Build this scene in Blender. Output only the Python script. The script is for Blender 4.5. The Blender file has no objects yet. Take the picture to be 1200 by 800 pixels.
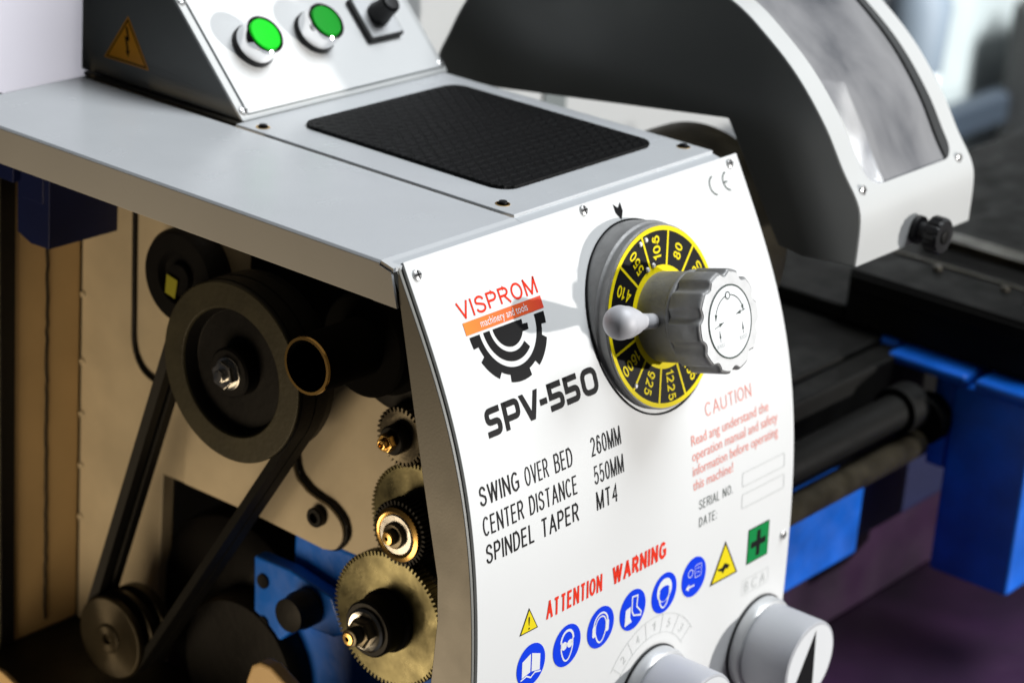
import bpy, bmesh, math, random
import numpy as np
from mathutils import Vector, Matrix
random.seed(7)
S = bpy.context.scene
C = S.collection
R_ = math.radians

# ------------------------------------------------------------------ camera
CAM = Vector((-1.0025460, -0.8421574, 0.4666271))
cR, cU, cF = Vector((0.6261419, -0.7761992, 0.0738991)), Vector((0.2395277, 0.2816805, 0.9291300)), Vector((0.7420059, 0.5640664, -0.3622932))
cam = bpy.data.cameras.new('camera'); co_ = bpy.data.objects.new('camera', cam); C.objects.link(co_)
m = Matrix((cR, cU, -cF)).transposed().to_4x4(); m.translation = CAM; co_.matrix_world = m
cam.sensor_width = 36; cam.lens = 36*2941.953/1200; cam.clip_start = .02; cam.clip_end = 200
cam.dof.use_dof = True; cam.dof.focus_distance = 1.44; cam.dof.aperture_fstop = 6.8
S.camera = co_

# ------------------------------------------------------------------ world, lamps, exposure
W = bpy.data.worlds.new('World'); S.world = W; W.use_nodes = True
W.node_tree.nodes['Background'].inputs[0].default_value = (.90, .93, 1, 1)
W.node_tree.nodes['Background'].inputs[1].default_value = .008
S.view_settings.view_transform = 'Standard'; S.view_settings.look = 'None'; S.view_settings.exposure = .24

def area(name, loc, target, size, power, col, sy=None):
    l = bpy.data.lights.new(name, 'AREA'); l.energy = power; l.color = col; l.size = size
    if sy: l.shape = 'RECTANGLE'; l.size_y = sy
    else: l.shape = 'DISK'
    o = bpy.data.objects.new(name, l); C.objects.link(o); o.location = loc
    o.rotation_euler = (Vector(target)-Vector(loc)).to_track_quat('-Z', 'Y').to_euler(); return o
T0 = Vector((.2, -.05, -.1))
az, el = R_(60), R_(3.0)
KD = Vector((math.cos(az)*math.cos(el), -math.sin(az)*math.cos(el), math.sin(el)))
area('key_lamp', T0+KD*4.0, T0, .13, 120, (1, .97, .93))
area('overhead_fill', (1.7, -1.2, 3.5), T0, 2.2, 172, (.93, .97, 1), 2.2)  # added soft fill from above; stands for no window
hl = bpy.data.lights.new('background_fill', 'SPOT'); hl.energy = 900; hl.color = (.98, .99, 1); hl.shadow_soft_size = .25; hl.spot_size = R_(62); hl.spot_blend = .4  # unseen spot added to brighten the machine behind
ho = bpy.data.objects.new('background_fill', hl); C.objects.link(ho); ho.location = (2.30, -.45, 1.10)
ho.rotation_euler = (Vector((2.62, 1.1, -.55))-ho.location).to_track_quat('-Z', 'Y').to_euler()
area('gear_end_fill', (-.40, .22, -.50), (.08, .15, -.25), .34, 1.75, (1, .77, .49))  # unseen warm light added for the gear opening

# ------------------------------------------------------------------ helpers
SPECS = {k: .12 for k in 'faded_ink red_ink thin_red_ink sign_blue sign_yellow sign_green dial_yellow green_button_plastic dark_green_button_plastic'.split()}
def mat(name, col, rough=.4, metal=0, bump=0, bscale=300, var=0, vscale=12, coat=0, col2=None, rvar=0, spec=.5, stretch=None):
    spec = SPECS.get(name, spec)
    M = bpy.data.materials.new(name); M.use_nodes = True
    nt = M.node_tree; b = nt.nodes['Principled BSDF']
    b.inputs['Base Color'].default_value = (*col, 1); b.inputs['Roughness'].default_value = rough
    b.inputs['Metallic'].default_value = metal; b.inputs['Coat Weight'].default_value = coat
    b.inputs['Specular IOR Level'].default_value = spec
    tc = nt.nodes.new('ShaderNodeTexCoord'); vec = tc.outputs['Object']
    if stretch:
        mp = nt.nodes.new('ShaderNodeMapping'); mp.inputs['Scale'].default_value = stretch
        nt.links.new(vec, mp.inputs[0]); vec = mp.outputs[0]
    def noise(sc, det=4):
        n = nt.nodes.new('ShaderNodeTexNoise'); n.inputs['Scale'].default_value = sc; n.inputs['Detail'].default_value = det
        nt.links.new(vec, n.inputs['Vector']); return n
    if var or col2:
        n = noise(vscale, 6); mx = nt.nodes.new('ShaderNodeMix'); mx.data_type = 'RGBA'
        r = nt.nodes.new('ShaderNodeMapRange'); r.inputs[1].default_value = .35; r.inputs[2].default_value = .65
        nt.links.new(n.outputs['Fac'], r.inputs[0]); nt.links.new(r.outputs[0], mx.inputs['Factor'])
        c2 = col2 if col2 else tuple(c*(1-var) for c in col)
        mx.inputs[6].default_value = (*col, 1); mx.inputs[7].default_value = (*c2, 1)
        nt.links.new(mx.outputs[2], b.inputs['Base Color'])
    if rvar:
        n = noise(vscale*2.3, 5); r = nt.nodes.new('ShaderNodeMapRange')
        r.inputs[1].default_value = .3; r.inputs[2].default_value = .7
        r.inputs[3].default_value = max(.03, rough-rvar); r.inputs[4].default_value = rough+rvar
        nt.links.new(n.outputs['Fac'], r.inputs[0]); nt.links.new(r.outputs[0], b.inputs['Roughness'])
    if bump:
        n = noise(bscale, 3); bp = nt.nodes.new('ShaderNodeBump'); bp.inputs['Strength'].default_value = bump
        bp.inputs['Distance'].default_value = .0006
        nt.links.new(n.outputs['Fac'], bp.inputs['Height']); nt.links.new(bp.outputs[0], b.inputs['Normal'])
    return M

WHITE = mat('white_paint', (.58, .59, .585), .36, bump=.05, bscale=500, rvar=.05, vscale=9)
PANEL = mat('panel_white', (.76, .77, .77), .50, rvar=.06, vscale=9, var=.02, bump=.04, bscale=420, spec=.35)
GREY = mat('grey_powder_coat', (.63, .65, .67), .25, bump=.10, bscale=700, rvar=.035, var=.045, vscale=14)
FRAME = mat('frame_paint', (.19, .19, .175), .42, bump=.10, bscale=650, rvar=.06)
SIDE = mat('shaded_side_paint', (.16, .165, .16), .45, bump=.1, bscale=500, rvar=.06)  # shade on the control box sides is painted into this colour
GUARD = mat('shaded_guard_paint', (.14, .145, .14), .36, bump=.06, bscale=600, rvar=.05)  # dark tone stands in for shade on the guard's left side
BEIGE = mat('beige_casting_paint', (.58, .51, .38), .5, bump=.5, bscale=90, var=.22, vscale=14)
CREAM = mat('cream_sheet_paint', (.60, .43, .22), .5, bump=.2, bscale=150, var=.25, vscale=9)
BLACKP = mat('black_plastic', (.007, .007, .008), .4, spec=.3, rvar=.08)
DARK = mat('black_iron', (.004, .004, .0045), .5, bump=.3, bscale=200, rvar=.1, spec=.2)
OLIVE = mat('oiled_cast_iron', (.044, .041, .024), .5, bump=.4, bscale=260, var=.3, vscale=40, spec=.3)
BELTM = mat('belt_rubber', (.005, .005, .0045), .65, spec=.25, bump=.4, bscale=160, var=.3, vscale=60)
BRASS = mat('gear_brass', (.20, .185, .10), .36, .85, bump=.15, bscale=200, col2=(.11, .10, .055), vscale=45, rvar=.12)
STEELG = mat('dull_gear_steel', (.17, .15, .11), .38, .8, bump=.3, bscale=200, var=.4, vscale=50)
STEEL = mat('bright_steel', (.62, .62, .61), .22, 1, rvar=.06, vscale=60)
SCREWM = mat('screw_zinc', (.62, .62, .62), .25, .55)
CHROME = mat('chrome', (.82, .82, .83), .08, 1)
GOLD = mat('brass_nut', (.75, .48, .16), .22, 1)
ALU = mat('cast_aluminium', (.30, .30, .30), .52, .35, bump=.3, bscale=420, var=.2, vscale=70, rvar=.1)
ALUF = mat('machined_aluminium', (.52, .53, .54), .42, .3, rvar=.06, vscale=90)
HANDLE = mat('handle_grey', (.54, .54, .57), .55, .1, rvar=.06, vscale=50)
PLASTG = mat('knob_grey_plastic', (.44, .45, .48), .45, bump=.1, bscale=500, rvar=.05)
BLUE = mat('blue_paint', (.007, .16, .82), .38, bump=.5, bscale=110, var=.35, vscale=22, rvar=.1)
NAVY = mat('navy_paint_and_bed_shade', (.003, .010, .08), .5, bump=.3, bscale=130, var=.3, vscale=12)  # switch box paint; on the bed it paints the apron's shadow
YEL = mat('dial_yellow', (.90, .73, .005), .4)
MATTE = mat('matte_black', (.004, .004, .004), .9, spec=.05)
INK = mat('black_ink', (.006, .006, .007), .5, spec=.12)
INKG = mat('faded_ink', (.07, .09, .08), .5)
PALE = mat('pale_grey_ink', (.60, .62, .61), .5)
RED = mat('red_ink', (.84, .035, .010), .5)
PINK = mat('thin_red_ink', (.85, .33, .28), .5)
SIGNB = mat('sign_blue', (.0, .045, .78), .4)
SIGNW = mat('sign_white', (.80, .82, .84), .4)
SIGNY = mat('sign_yellow', (.84, .68, .01), .4)
SIGNG = mat('sign_green', (.005, .24, .06), .4)
SIGNO = mat('sign_orange', (.80, .32, .01), .4)
GREEN = mat('green_button_plastic', (.0, .66, .01), .4, spec=.2)
GREEN2 = mat('dark_green_button_plastic', (.0, .28, .012), .4, spec=.2)
BRONZE = mat('oily_steel', (.06, .050, .032), .42, .6, var=.5, vscale=30, rvar=.1)
BEDST = mat('oily_bed_steel', (.006, .0058, .005), .6, spec=.12, var=.4, vscale=18, rvar=.1)
TRAYM = mat('dull_purple_tray_paint', (.048, .018, .054), .36, bump=.15, bscale=40, col2=(.020, .010, .024), vscale=9, rvar=.08)
FLOORM = mat('floor_grey', (.045, .045, .05), .5, var=.15, vscale=2)
WALLM = mat('wall_white', (.41, .40, .445), .6, var=.08, vscale=1.5)
BGW = mat('machine_white', (.76, .77, .76), .4, var=.08, vscale=5)
BGG = mat('machine_grey_green', (.24, .27, .27), .5, var=.2, vscale=5)
BGB = mat('machine_pale_blue', (.30, .38, .52), .5)
BGD = mat('machine_dark', (.02, .021, .02), .5)
# orange-to-red printed bar: the print itself runs between two inks
BAR = mat('bar_print', (.9, .28, .02), .45)
_n = BAR.node_tree; _t = _n.nodes.new('ShaderNodeTexCoord'); _s = _n.nodes.new('ShaderNodeSeparateXYZ'); _r = _n.nodes.new('ShaderNodeValToRGB')
_m = _n.nodes.new('ShaderNodeMapRange'); _m.inputs[1].default_value = .031; _m.inputs[2].default_value = .101
_n.links.new(_t.outputs['Object'], _s.inputs[0]); _n.links.new(_s.outputs[0], _m.inputs[0]); _n.links.new(_m.outputs[0], _r.inputs[0])
_r.color_ramp.elements[0].color = (.92, .24, .015, 1); _r.color_ramp.elements[1].color = (.72, .05, .02, 1)
_n.links.new(_r.outputs[0], _n.nodes['Principled BSDF'].inputs['Base Color'])
# smoky polycarbonate window with smears
GLASS = bpy.data.materials.new('smeared_window'); GLASS.use_nodes = True
nt = GLASS.node_tree; b = nt.nodes['Principled BSDF']
b.inputs['Roughness'].default_value = .5; b.inputs['Specular IOR Level'].default_value = .2
tc = nt.nodes.new('ShaderNodeTexCoord'); mp = nt.nodes.new('ShaderNodeMapping'); mp.inputs['Scale'].default_value = (17, 12, 12)
no = nt.nodes.new('ShaderNodeTexNoise'); no.inputs['Scale'].default_value = 1.0; no.inputs['Detail'].default_value = 7; no.inputs['Distortion'].default_value = .3
rp = nt.nodes.new('ShaderNodeValToRGB'); rp.color_ramp.elements[0].position = .28; rp.color_ramp.elements[1].position = .56
rp.color_ramp.elements[0].color = (.17, .175, .195, 1); rp.color_ramp.elements[1].color = (.60, .60, .62, 1)
al = nt.nodes.new('ShaderNodeMapRange'); al.inputs[1].default_value = .3; al.inputs[2].default_value = .7; al.inputs[3].default_value = .58; al.inputs[4].default_value = .34
nt.links.new(tc.outputs['Object'], mp.inputs[0]); nt.links.new(mp.outputs[0], no.inputs[0])
nt.links.new(no.outputs['Fac'], rp.inputs[0]); nt.links.new(rp.outputs[0], b.inputs['Base Color'])
nt.links.new(no.outputs['Fac'], al.inputs[0]); nt.links.new(al.outputs[0], b.inputs['Alpha'])

for M_a in (BRASS, STEELG, BRONZE):
    tg = M_a.node_tree.nodes.new('ShaderNodeTangent'); tg.direction_type = 'RADIAL'; tg.axis = 'X'
    pb = M_a.node_tree.nodes['Principled BSDF']; pb.inputs['Anisotropic'].default_value = .8; M_a.node_tree.links.new(tg.outputs[0], pb.inputs['Tangent'])
def thing(name, label, cat, loc=(0, 0, 0), group=None):
    o = bpy.data.objects.new(name, None); C.objects.link(o); o.location = loc; o.empty_display_size = .05
    o['label'] = label; o['category'] = cat
    if group: o['group'] = group
    return o
def obj(name, bm, mats, parent=None, bevel=0, segs=2, smooth=35, label=None, kind=None):
    me = bpy.data.meshes.new(name); bmesh.ops.recalc_face_normals(bm, faces=bm.faces[:]) if smooth is not None else None
    bm.to_mesh(me); bm.free()
    if not isinstance(mats, (list, tuple)): mats = [mats]
    for x in mats: me.materials.append(x)
    if smooth:
        for p in me.polygons: p.use_smooth = True
        me.set_sharp_from_angle(angle=R_(smooth))
    o = bpy.data.objects.new(name, me); C.objects.link(o)
    if parent:
        base = parent
        off = Vector(base.location)
        q = base.parent
        while q: off += Vector(q.location); q = q.parent
        o.parent = parent; o.location = -off if parent.type == 'EMPTY' else (0, 0, 0)
    if bevel:
        md = o.modifiers.new('bevel', 'BEVEL'); md.width = bevel; md.segments = segs; md.limit_method = 'ANGLE'; md.angle_limit = R_(40)
        md.harden_normals = True
    if label: o['label'] = label
    if kind: o['kind'] = kind
    return o
def B(): return bmesh.new()
def setmi(bm, f0, mi):
    bm.faces.ensure_lookup_table()
    for i in range(f0, len(bm.faces)): bm.faces[i].material_index = mi
def box(bm, x0, x1, y0, y1, z0, z1, mi=0):
    v = [bm.verts.new(p) for p in ((x0,y0,z0),(x1,y0,z0),(x1,y1,z0),(x0,y1,z0),(x0,y0,z1),(x1,y0,z1),(x1,y1,z1),(x0,y1,z1))]
    for f in ((3,2,1,0),(4,5,6,7),(0,1,5,4),(1,2,6,5),(2,3,7,6),(3,0,4,7)):
        bm.faces.new([v[i] for i in f]).material_index = mi
    return bm
def fr(n, up=(0, 0, 1)):
    n = Vector(n).normalized(); u = Vector(up); u = (u-n*u.dot(n)).normalized(); return u.cross(n), u, n   # right, up, normal
def prism(bm, poly, o, eu, ev, n, d, mi=0):
    """polygon (u,v) at o, extruded by d along n"""
    o = Vector(o); eu = Vector(eu); ev = Vector(ev); n = Vector(n)
    a = [bm.verts.new(o+eu*u+ev*v) for u, v in poly]; bb = [bm.verts.new(o+eu*u+ev*v+n*d) for u, v in poly]
    k = len(poly)
    fs = [bm.faces.new(a[::-1]), bm.faces.new(bb)]
    for i in range(k): fs.append(bm.faces.new((a[i], a[(i+1) % k], bb[(i+1) % k], bb[i])))
    for f in fs: f.material_index = mi
    return bm
def rev(bm, prof, o, n, seg=64, up=(0, 0, 1), mi=0, capa=True, capb=True, close=False):
    """revolve (r,h) round axis n"""
    r_, u_, n_ = fr(n, up if abs(Vector(n).normalized().z) < .95 else (0, 1, 0)); o = Vector(o); rings = []
    for r, h in prof:
        if r < 1e-6: rings.append([bm.verts.new(o+n_*h)]); continue
        rings.append([bm.verts.new(o+n_*h+(r_*math.cos(2*math.pi*i/seg)+u_*math.sin(2*math.pi*i/seg))*r) for i in range(seg)])
    def join(a, c):
        if len(a) == 1 and len(c) == 1: return
        for i in range(seg):
            j = (i+1) % seg
            if len(a) == 1: f = bm.faces.new((a[0], c[i], c[j]))
            elif len(c) == 1: f = bm.faces.new((a[i], a[j], c[0]))
            else: f = bm.faces.new((a[i], a[j], c[j], c[i]))
            f.material_index = mi
    for a, c in zip(rings, rings[1:]): join(a, c)
    if close: join(rings[-1], rings[0])
    else:
        if capa and len(rings[0]) > 1: bm.faces.new(rings[0][::-1]).material_index = mi
        if capb and len(rings[-1]) > 1: bm.faces.new(rings[-1]).material_index = mi
    return bm
def sweep(bm, pts, r, seg=10, mi=0):
    pts = [Vector(p) for p in pts]; rings = []
    for i, p in enumerate(pts):
        t = (pts[min(i+1, len(pts)-1)]-pts[max(i-1, 0)]).normalized()
        a, u, _ = fr(t, (0, 0, 1) if abs(t.z) < .9 else (1, 0, 0))
        rings.append([bm.verts.new(p+(a*math.cos(2*math.pi*k/seg)+u*math.sin(2*math.pi*k/seg))*r) for k in range(seg)])
    for a, c in zip(rings, rings[1:]):
        for k in range(seg): bm.faces.new((a[k], a[(k+1) % seg], c[(k+1) % seg], c[k])).material_index = mi
    bm.faces.new(rings[0][::-1]); bm.faces.new(rings[-1]); return bm
def rrect(x0, x1, y0, y1, r, k=8):
    out = []
    for cx, cy, a in ((x1-r, y1-r, 0), (x0+r, y1-r, 90), (x0+r, y0+r, 180), (x1-r, y0+r, 270)):
        for i in range(k+1): t = R_(a+90*i/k); out.append((cx+r*math.cos(t), cy+r*math.sin(t)))
    return out
def circ(cx, cy, r, k=40, a0=0, a1=360, ry=None):
    n = k if a1-a0 >= 360 else k+1
    return [(cx+r*math.cos(R_(a0+(a1-a0)*i/k)), cy+(ry or r)*math.sin(R_(a0+(a1-a0)*i/k))) for i in range(n)]
def catmull(P, k=8):
    P = [Vector(p) for p in P]; out = []
    for i in range(len(P)-1):
        p0, p1, p2, p3 = P[max(i-1, 0)], P[i], P[i+1], P[min(i+2, len(P)-1)]
        for j in range(k):
            t = j/k; out.append(.5*((2*p1)+(p2-p0)*t+(2*p0-5*p1+4*p2-p3)*t*t+(3*p1-p0-3*p2+p3)*t**3))
    out.append(P[-1]); return out

# ---- flat artwork: lists of (material index, polygon) drawn in 2D, then laid on a surface
class Art:
    def __init__(s): s.polys = []          # (mi, verts2d, faces, layer)
    def poly(s, p, mi=0, lay=0): s.polys.append((mi, list(p), [list(range(len(p)))], lay)); return s
    def ring(s, outer, inner, mi=0, lay=0):
        n = len(outer); v = list(outer)+list(inner)
        s.polys.append((mi, v, [[i, (i+1) % n, n+(i+1) % n, n+i] for i in range(n)], lay)); return s
    def line(s, pts, w, mi=0, lay=0, closed=False):
        P = [Vector((p[0], p[1])) for p in pts]; n = len(P); L = []; Rr = []
        for i in range(n):
            a = P[i]-P[i-1] if (i or closed) else P[1]-P[0]
            c = P[(i+1) % n]-P[i] if (i < n-1 or closed) else a
            a = a.normalized(); c = c.normalized(); t = (a+c); t = t.normalized() if t.length > 1e-6 else a
            nn = Vector((-t.y, t.x)); k = w/2/max(.45, nn.dot(Vector((-a.y, a.x))))
            L.append(P[i]+nn*k); Rr.append(P[i]-nn*k)
        v = [tuple(q) for q in L+Rr]; m = n if closed else n-1
        s.polys.append((mi, v, [[i, (i+1) % n, n+(i+1) % n, n+i] for i in range(m)], lay)); return s
    def text(s, body, x0, x1, base, cap, mi=0, lay=0, bold=0, ax=None, shear=0, down=-1):
        v, f = glyphs(body, bold, shear)
        xs = [p[0] for p in v]; a, c = min(xs), max(xs); H = CAPH
        w = (x1-x0) if x1 is not None else (c-a)*cap/H
        o = [(x0+(p[0]-a)/(c-a)*w, base+down*p[1]/H*cap) for p in v]
        if ax: o = [ax(*q) for q in o]
        s.polys.append((mi, o, f, lay)); return s
def glyphs(body, bold=0, shear=0):
    cu = bpy.data.curves.new('lettering', 'FONT'); cu.body = body; cu.size = 1; cu.offset = bold; cu.shear = shear; cu.resolution_u = 3
    o = bpy.data.objects.new('lettering', cu); C.objects.link(o); bpy.context.view_layer.update()
    me = bpy.data.meshes.new_from_object(o.evaluated_get(bpy.context.evaluated_depsgraph_get()))
    v = [(p.co.x, p.co.y) for p in me.vertices]; f = [list(p.vertices) for p in me.polygons]
    bpy.data.objects.remove(o); bpy.data.curves.remove(cu); bpy.data.meshes.remove(me); return v, f
CAPH = max(p[1] for p in glyphs('H')[0])
def lay_art(art, place, step=None):
    """place(u, v, height) -> 3D; layers 0.12 mm apart; step: cut at every multiple of step in v"""
    bm = B()
    for mi, v, faces, lay in art.polys:
        t = B(); vs = [t.verts.new((p[0], p[1], 0)) for p in v]
        for f in faces:
            try: t.faces.new([vs[i] for i in f])
            except ValueError: pass
        t.normal_update(); bmesh.ops.triangulate(t, faces=t.faces[:], quad_method='BEAUTY', ngon_method='EAR_CLIP')
        if step:
            a = min(p[1] for p in v); c = max(p[1] for p in v); k = math.ceil(a/step)
            while k*step < c:
                bmesh.ops.bisect_plane(t, geom=t.verts[:]+t.edges[:]+t.faces[:], dist=1e-7, plane_co=(0, k*step, 0), plane_no=(0, 1, 0)); k += 1
        idx = {}
        for q in t.verts: idx[q.index if q.index >= 0 else id(q)] = None
        t.verts.index_update(); nv = [bm.verts.new(place(q.co.x, q.co.y, .00022+.00012*lay)) for q in t.verts]
        for f in t.faces:
            g = bm.faces.new([nv[q.index] for q in f.verts]); g.material_index = mi
        t.free()
    return bm

# plain narrow capitals drawn as strokes: (width, strokes)
def _arc(cx, cy, rx, ry, a0, a1, n=10): return [(cx+rx*math.cos(R_(a0+(a1-a0)*i/n)), cy+ry*math.sin(R_(a0+(a1-a0)*i/n))) for i in range(n+1)]
SF = {'I': (.0, [[(0, 0), (0, 1)]]), 'L': (.44, [[(0, 1), (0, 0), (.44, 0)]]), 'T': (.52, [[(0, 1), (.52, 1)], [(.26, 1), (.26, 0)]]), 'V': (.58, [[(0, 1), (.29, 0)], [(.29, 0), (.58, 1)]]),
 'W': (.86, [[(0, 1), (.21, 0)], [(.21, 0), (.43, 1)], [(.43, 1), (.65, 0)], [(.65, 0), (.86, 1)]]), 'M': (.66, [[(0, 0), (0, 1)], [(0, 1), (.33, 0)], [(.33, 0), (.66, 1)], [(.66, 1), (.66, 0)]]),
 'N': (.54, [[(0, 0), (0, 1)], [(0, 1), (.54, 0)], [(.54, 0), (.54, 1)]]), 'A': (.60, [[(0, 0), (.30, 1)], [(.30, 1), (.60, 0)], [(.11, .33), (.49, .33)]]),
 'E': (.46, [[(.46, 1), (0, 1), (0, 0), (.46, 0)], [(0, .53), (.42, .53)]]), 'P': (.50, [[(0, 0), (0, 1), (.28, 1)]+_arc(.28, .74, .22, .26, 90, -90)+[(0, .48)]]),
 'R': (.52, [[(0, 0), (0, 1), (.28, 1)]+_arc(.28, .75, .22, .25, 90, -90)+[(0, .50)], [(.26, .50), (.52, 0)]]), 'B': (.52, [[(0, 0), (0, 1), (.27, 1)]+_arc(.27, .77, .21, .23, 90, -90)+[(0, .54)], [(.27, .54)]+_arc(.29, .27, .23, .27, 90, -90)+[(0, 0), (0, .3)]]),
 'D': (.54, [[(0, .5), (0, 1), (.22, 1)]+_arc(.22, .5, .32, .5, 90, -90)+[(0, 0), (0, .5)]]), 'O': (.60, [_arc(.30, .5, .30, .5, 90, 450, 24)]), 'C': (.56, [_arc(.29, .5, .29, .5, 42, 318, 18)]),
 'G': (.60, [_arc(.30, .5, .30, .5, 45, 300, 18)+[(.58, .14), (.58, .46), (.33, .46)]]), 'U': (.54, [[(0, 1), (0, .28)]+_arc(.27, .28, .27, .28, 180, 360)+[(.54, 1)]]),
 'S': (.52, [[(.49, .76)]+_arc(.26, .75, .23, .25, 20, 180, 8)+[(.06, .62), (.26, .53), (.46, .42)]+_arc(.26, .25, .25, .25, 20, -180, 10)]),
 '0': (.46, [_arc(.23, .5, .23, .5, 90, 450, 22)]), '1': (.20, [[(.20, 0), (.20, 1), (0, .74)]]), '2': (.46, [_arc(.23, .72, .22, .28, 165, -30, 10)+[(.0, 0), (.46, 0)]]), '4': (.48, [[(.36, 0), (.36, 1), (0, .30), (.48, .30)]]),
 '3': (.46, [_arc(.22, .75, .21, .25, 155, -90, 10), _arc(.22, .26, .24, .27, 90, -155, 10)]), '5': (.46, [[(.42, 1), (.08, 1), (.03, .50)]+_arc(.22, .32, .24, .32, 140, -155, 12)]), '6': (.46, [_arc(.24, .70, .20, .30, 25, 120, 6)+_arc(.23, .32, .23, .34, 165, 180, 2)+_arc(.23, .32, .23, .32, 180, 540, 20)]),
 '8': (.46, [_arc(.23, .76, .19, .24, 90, 450, 16), _arc(.23, .26, .23, .27, 90, 450, 18)]), '9': (.46, [_arc(.22, .30, .20, .30, 205, 300, 6)+_arc(.23, .68, .23, .32, -15, 0, 2)+_arc(.23, .68, .23, .32, 0, 360, 20)]),
 '.': (.0, [[(0, 0), (0, .12)]]), ':': (.0, [[(0, 0), (0, .12)], [(0, .52), (0, .64)]]), ' ': (.16, [])}
def caps(A, body, x0, x1, base, cap, w=.17, mi=0, lay=0, gap=.20, ax=None, down=-1):
    """w: stroke weight as a share of the letter width scale; the word is stretched to fill x0..x1"""
    tot = sum(SF[c][0]+w for c in body)+gap*(len(body)-1); k = (x1-x0)/tot; x = 0; tv = w*k; hh = cap-tv
    for c in body:
        for st in SF[c][1]:
            pts = [(x0+(x+w/2+p[0])*k, base+down*(tv/2+p[1]*hh)) for p in st]
            # straight ends run to the full height of the line
            if len(pts) > 1:
                for e, f in ((0, 1), (-1, -2)):
                    d = Vector(pts[e])-Vector(pts[f])
                    if abs(st[e][1]-st[f][1]) > .1 and st[e][1] in (0, 1) and len(st) <= 4: pts[e] = tuple(Vector(pts[e])+d.normalized()*tv/2)
            if ax: pts = [ax(*q) for q in pts]
            A.line(pts, tv, mi, lay)
        x += SF[c][0]+w+gap
    return A

# ------------------------------------------------------------------ setting
def setting(name, bm, m_, bev=0):
    o = obj(name, bm, m_, None, bev); o['kind'] = 'structure'; return o
setting('floor', box(B(), -14, 18, -14, 16, -1.15, -1.05), FLOORM)

wall = obj('back_wall', box(B(), 1.0, 14, 2.70, 2.85, -1.05, 4.5), WALLM)
wall['label'] = 'pale grey workshop wall far behind the lathe'; wall['category'] = 'wall'

# ------------------------------------------------------------------ the lathe
LATHE = thing('metal_lathe', 'white and grey metal lathe with open gear end, yellow speed dial and blue bed', 'lathe', (.3, .15, -1.05))
def part(name, bm, m_, bevel=0, parent=None, **k): return obj(name, bm, m_, parent or LATHE, bevel, **k)

# curved front: y(z) is a polynomial, s the length along it from the top edge
CO = [-133.9265, -188.2365, -101.4021, -23.85315, -1.026554, 0.5550435, 0.0005775313]
zs = np.linspace(0, -.52, 1041); ys = np.where(zs > -.34, np.polyval(CO, zs), np.polyval(CO, -.34))
ss = np.concatenate([[0], np.cumsum(np.hypot(np.diff(ys), np.diff(zs)))])
def pan(x, s, h=0):
    s = max(0, min(s, ss[-1]-1e-4))
    z = float(np.interp(s, ss, zs)); y = float(np.interp(s, ss, ys))
    a = np.interp(s-.002, ss, zs), np.interp(s-.002, ss, ys); c = np.interp(s+.002, ss, zs), np.interp(s+.002, ss, ys)
    dz, dy = c[0]-a[0], c[1]-a[1]; l = math.hypot(dz, dy); n = Vector((0, dz/l, -dy/l))
    if n.y > 0: n = -n
    return Vector((x, y, z))+n*h
PW, PS = .33, .475
def sheet(x0, x1, s0, s1, h0, h1, n=90):
    bm = B(); rows = []
    for i in range(n+1):
        s = s0+(s1-s0)*i/n
        rows.append([bm.verts.new(pan(x, s, h)) for x, h in ((x0, h1), (x1, h1), (x1, h0), (x0, h0))])
    for a, c in zip(rows, rows[1:]):
        for k in range(4): bm.faces.new((a[k], a[(k+1) % 4], c[(k+1) % 4], c[k]))
    bm.faces.new(rows[0][::-1]); bm.faces.new(rows[-1]); return bm
panel = part('front_panel', sheet(.0006, PW, .0005, PS, -.0022, 0), PANEL, .0005)

# grey casing behind the panel: front skin and the end frame round the gear opening
part('front_casing', sheet(-.0032, .318, .0012, PS, -.0065, -.0028), FRAME)
yz = [(float(np.interp(s, ss, ys))-.0012, float(np.interp(s, ss, zs))) for s in np.linspace(.002, .468, 50)]
inner = [(-.0405, -.455), (-.0415, -.30), (-.0415, -.2468), (-.0432, -.205), (-.041, -.1785), (-.0245, -.1175), (-.0014, -.0258), (-.0005, -.024)]
inner = [(y-.0038, z+.0020) for y, z in inner]
bm = B(); prism(bm, yz+inner, (-.0060, 0, 0), (0, 1, 0), (0, 0, 1), (1, 0, 0), .0025)
ef = [(p[0], p[1]) for p in inner]
for (a, c) in zip(ef, ef[1:]):      # folded-in return along the opening
    prism(bm, [(a[0], a[1]), (c[0], c[1]), (c[0]-.0015, c[1]), (a[0]-.0015, a[1])], (-.0034, 0, 0), (0, 1, 0), (0, 0, 1), (1, 0, 0), .016)
part('end_frame', bm, FRAME, .0006)

# top: gear cover hood with its lip, tray plate, front chamfer
bm = B(); prof = [(-.0080, -.0243), (-.0080, -.0016), (-.0064, 0), (.1094, 0), (.1094, -.002), (-.0055, -.002), (-.0062, -.0028), (-.0062, -.0228), (-.001, -.0228), (-.001, -.0243)]
prism(bm, prof, (0, .0098, 0), (1, 0, 0), (0, 0, 1), (0, 1, 0), .3722)
part('gear_cover_hood', bm, GREY, .0007)
bm = B(); prism(bm, [(.0097, .0), (.0003, -.0022), (.0003, -.0045), (.0097, -.0045)], (-.0072, 0, 0), (0, 1, 0), (0, 0, 1), (1, 0, 0), .1166)
prism(bm, [(.0097, -.0028), (.0012, -.0047), (-.0045, -.0243), (.0130, -.0243), (.0130, -.0028)], (-.00806, 0, 0), (0, 1, 0), (0, 0, 1), (1, 0, 0), .0017)
part('hood_front_edge', bm, GREY)
tray = part('tray_plate', box(B(), .1114, .3180, .0105, .2400, -.0022, .0010), GREY, .0008)
bm = B(); prism(bm, [(.0120, -.0006), (.0003, -.0032), (.0003, -.0060), (.0120, -.0060)], (.1114, 0, 0), (0, 1, 0), (0, 0, 1), (1, 0, 0), .2066)
part('casing_front_edge', bm, GREY, .0005)
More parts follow.
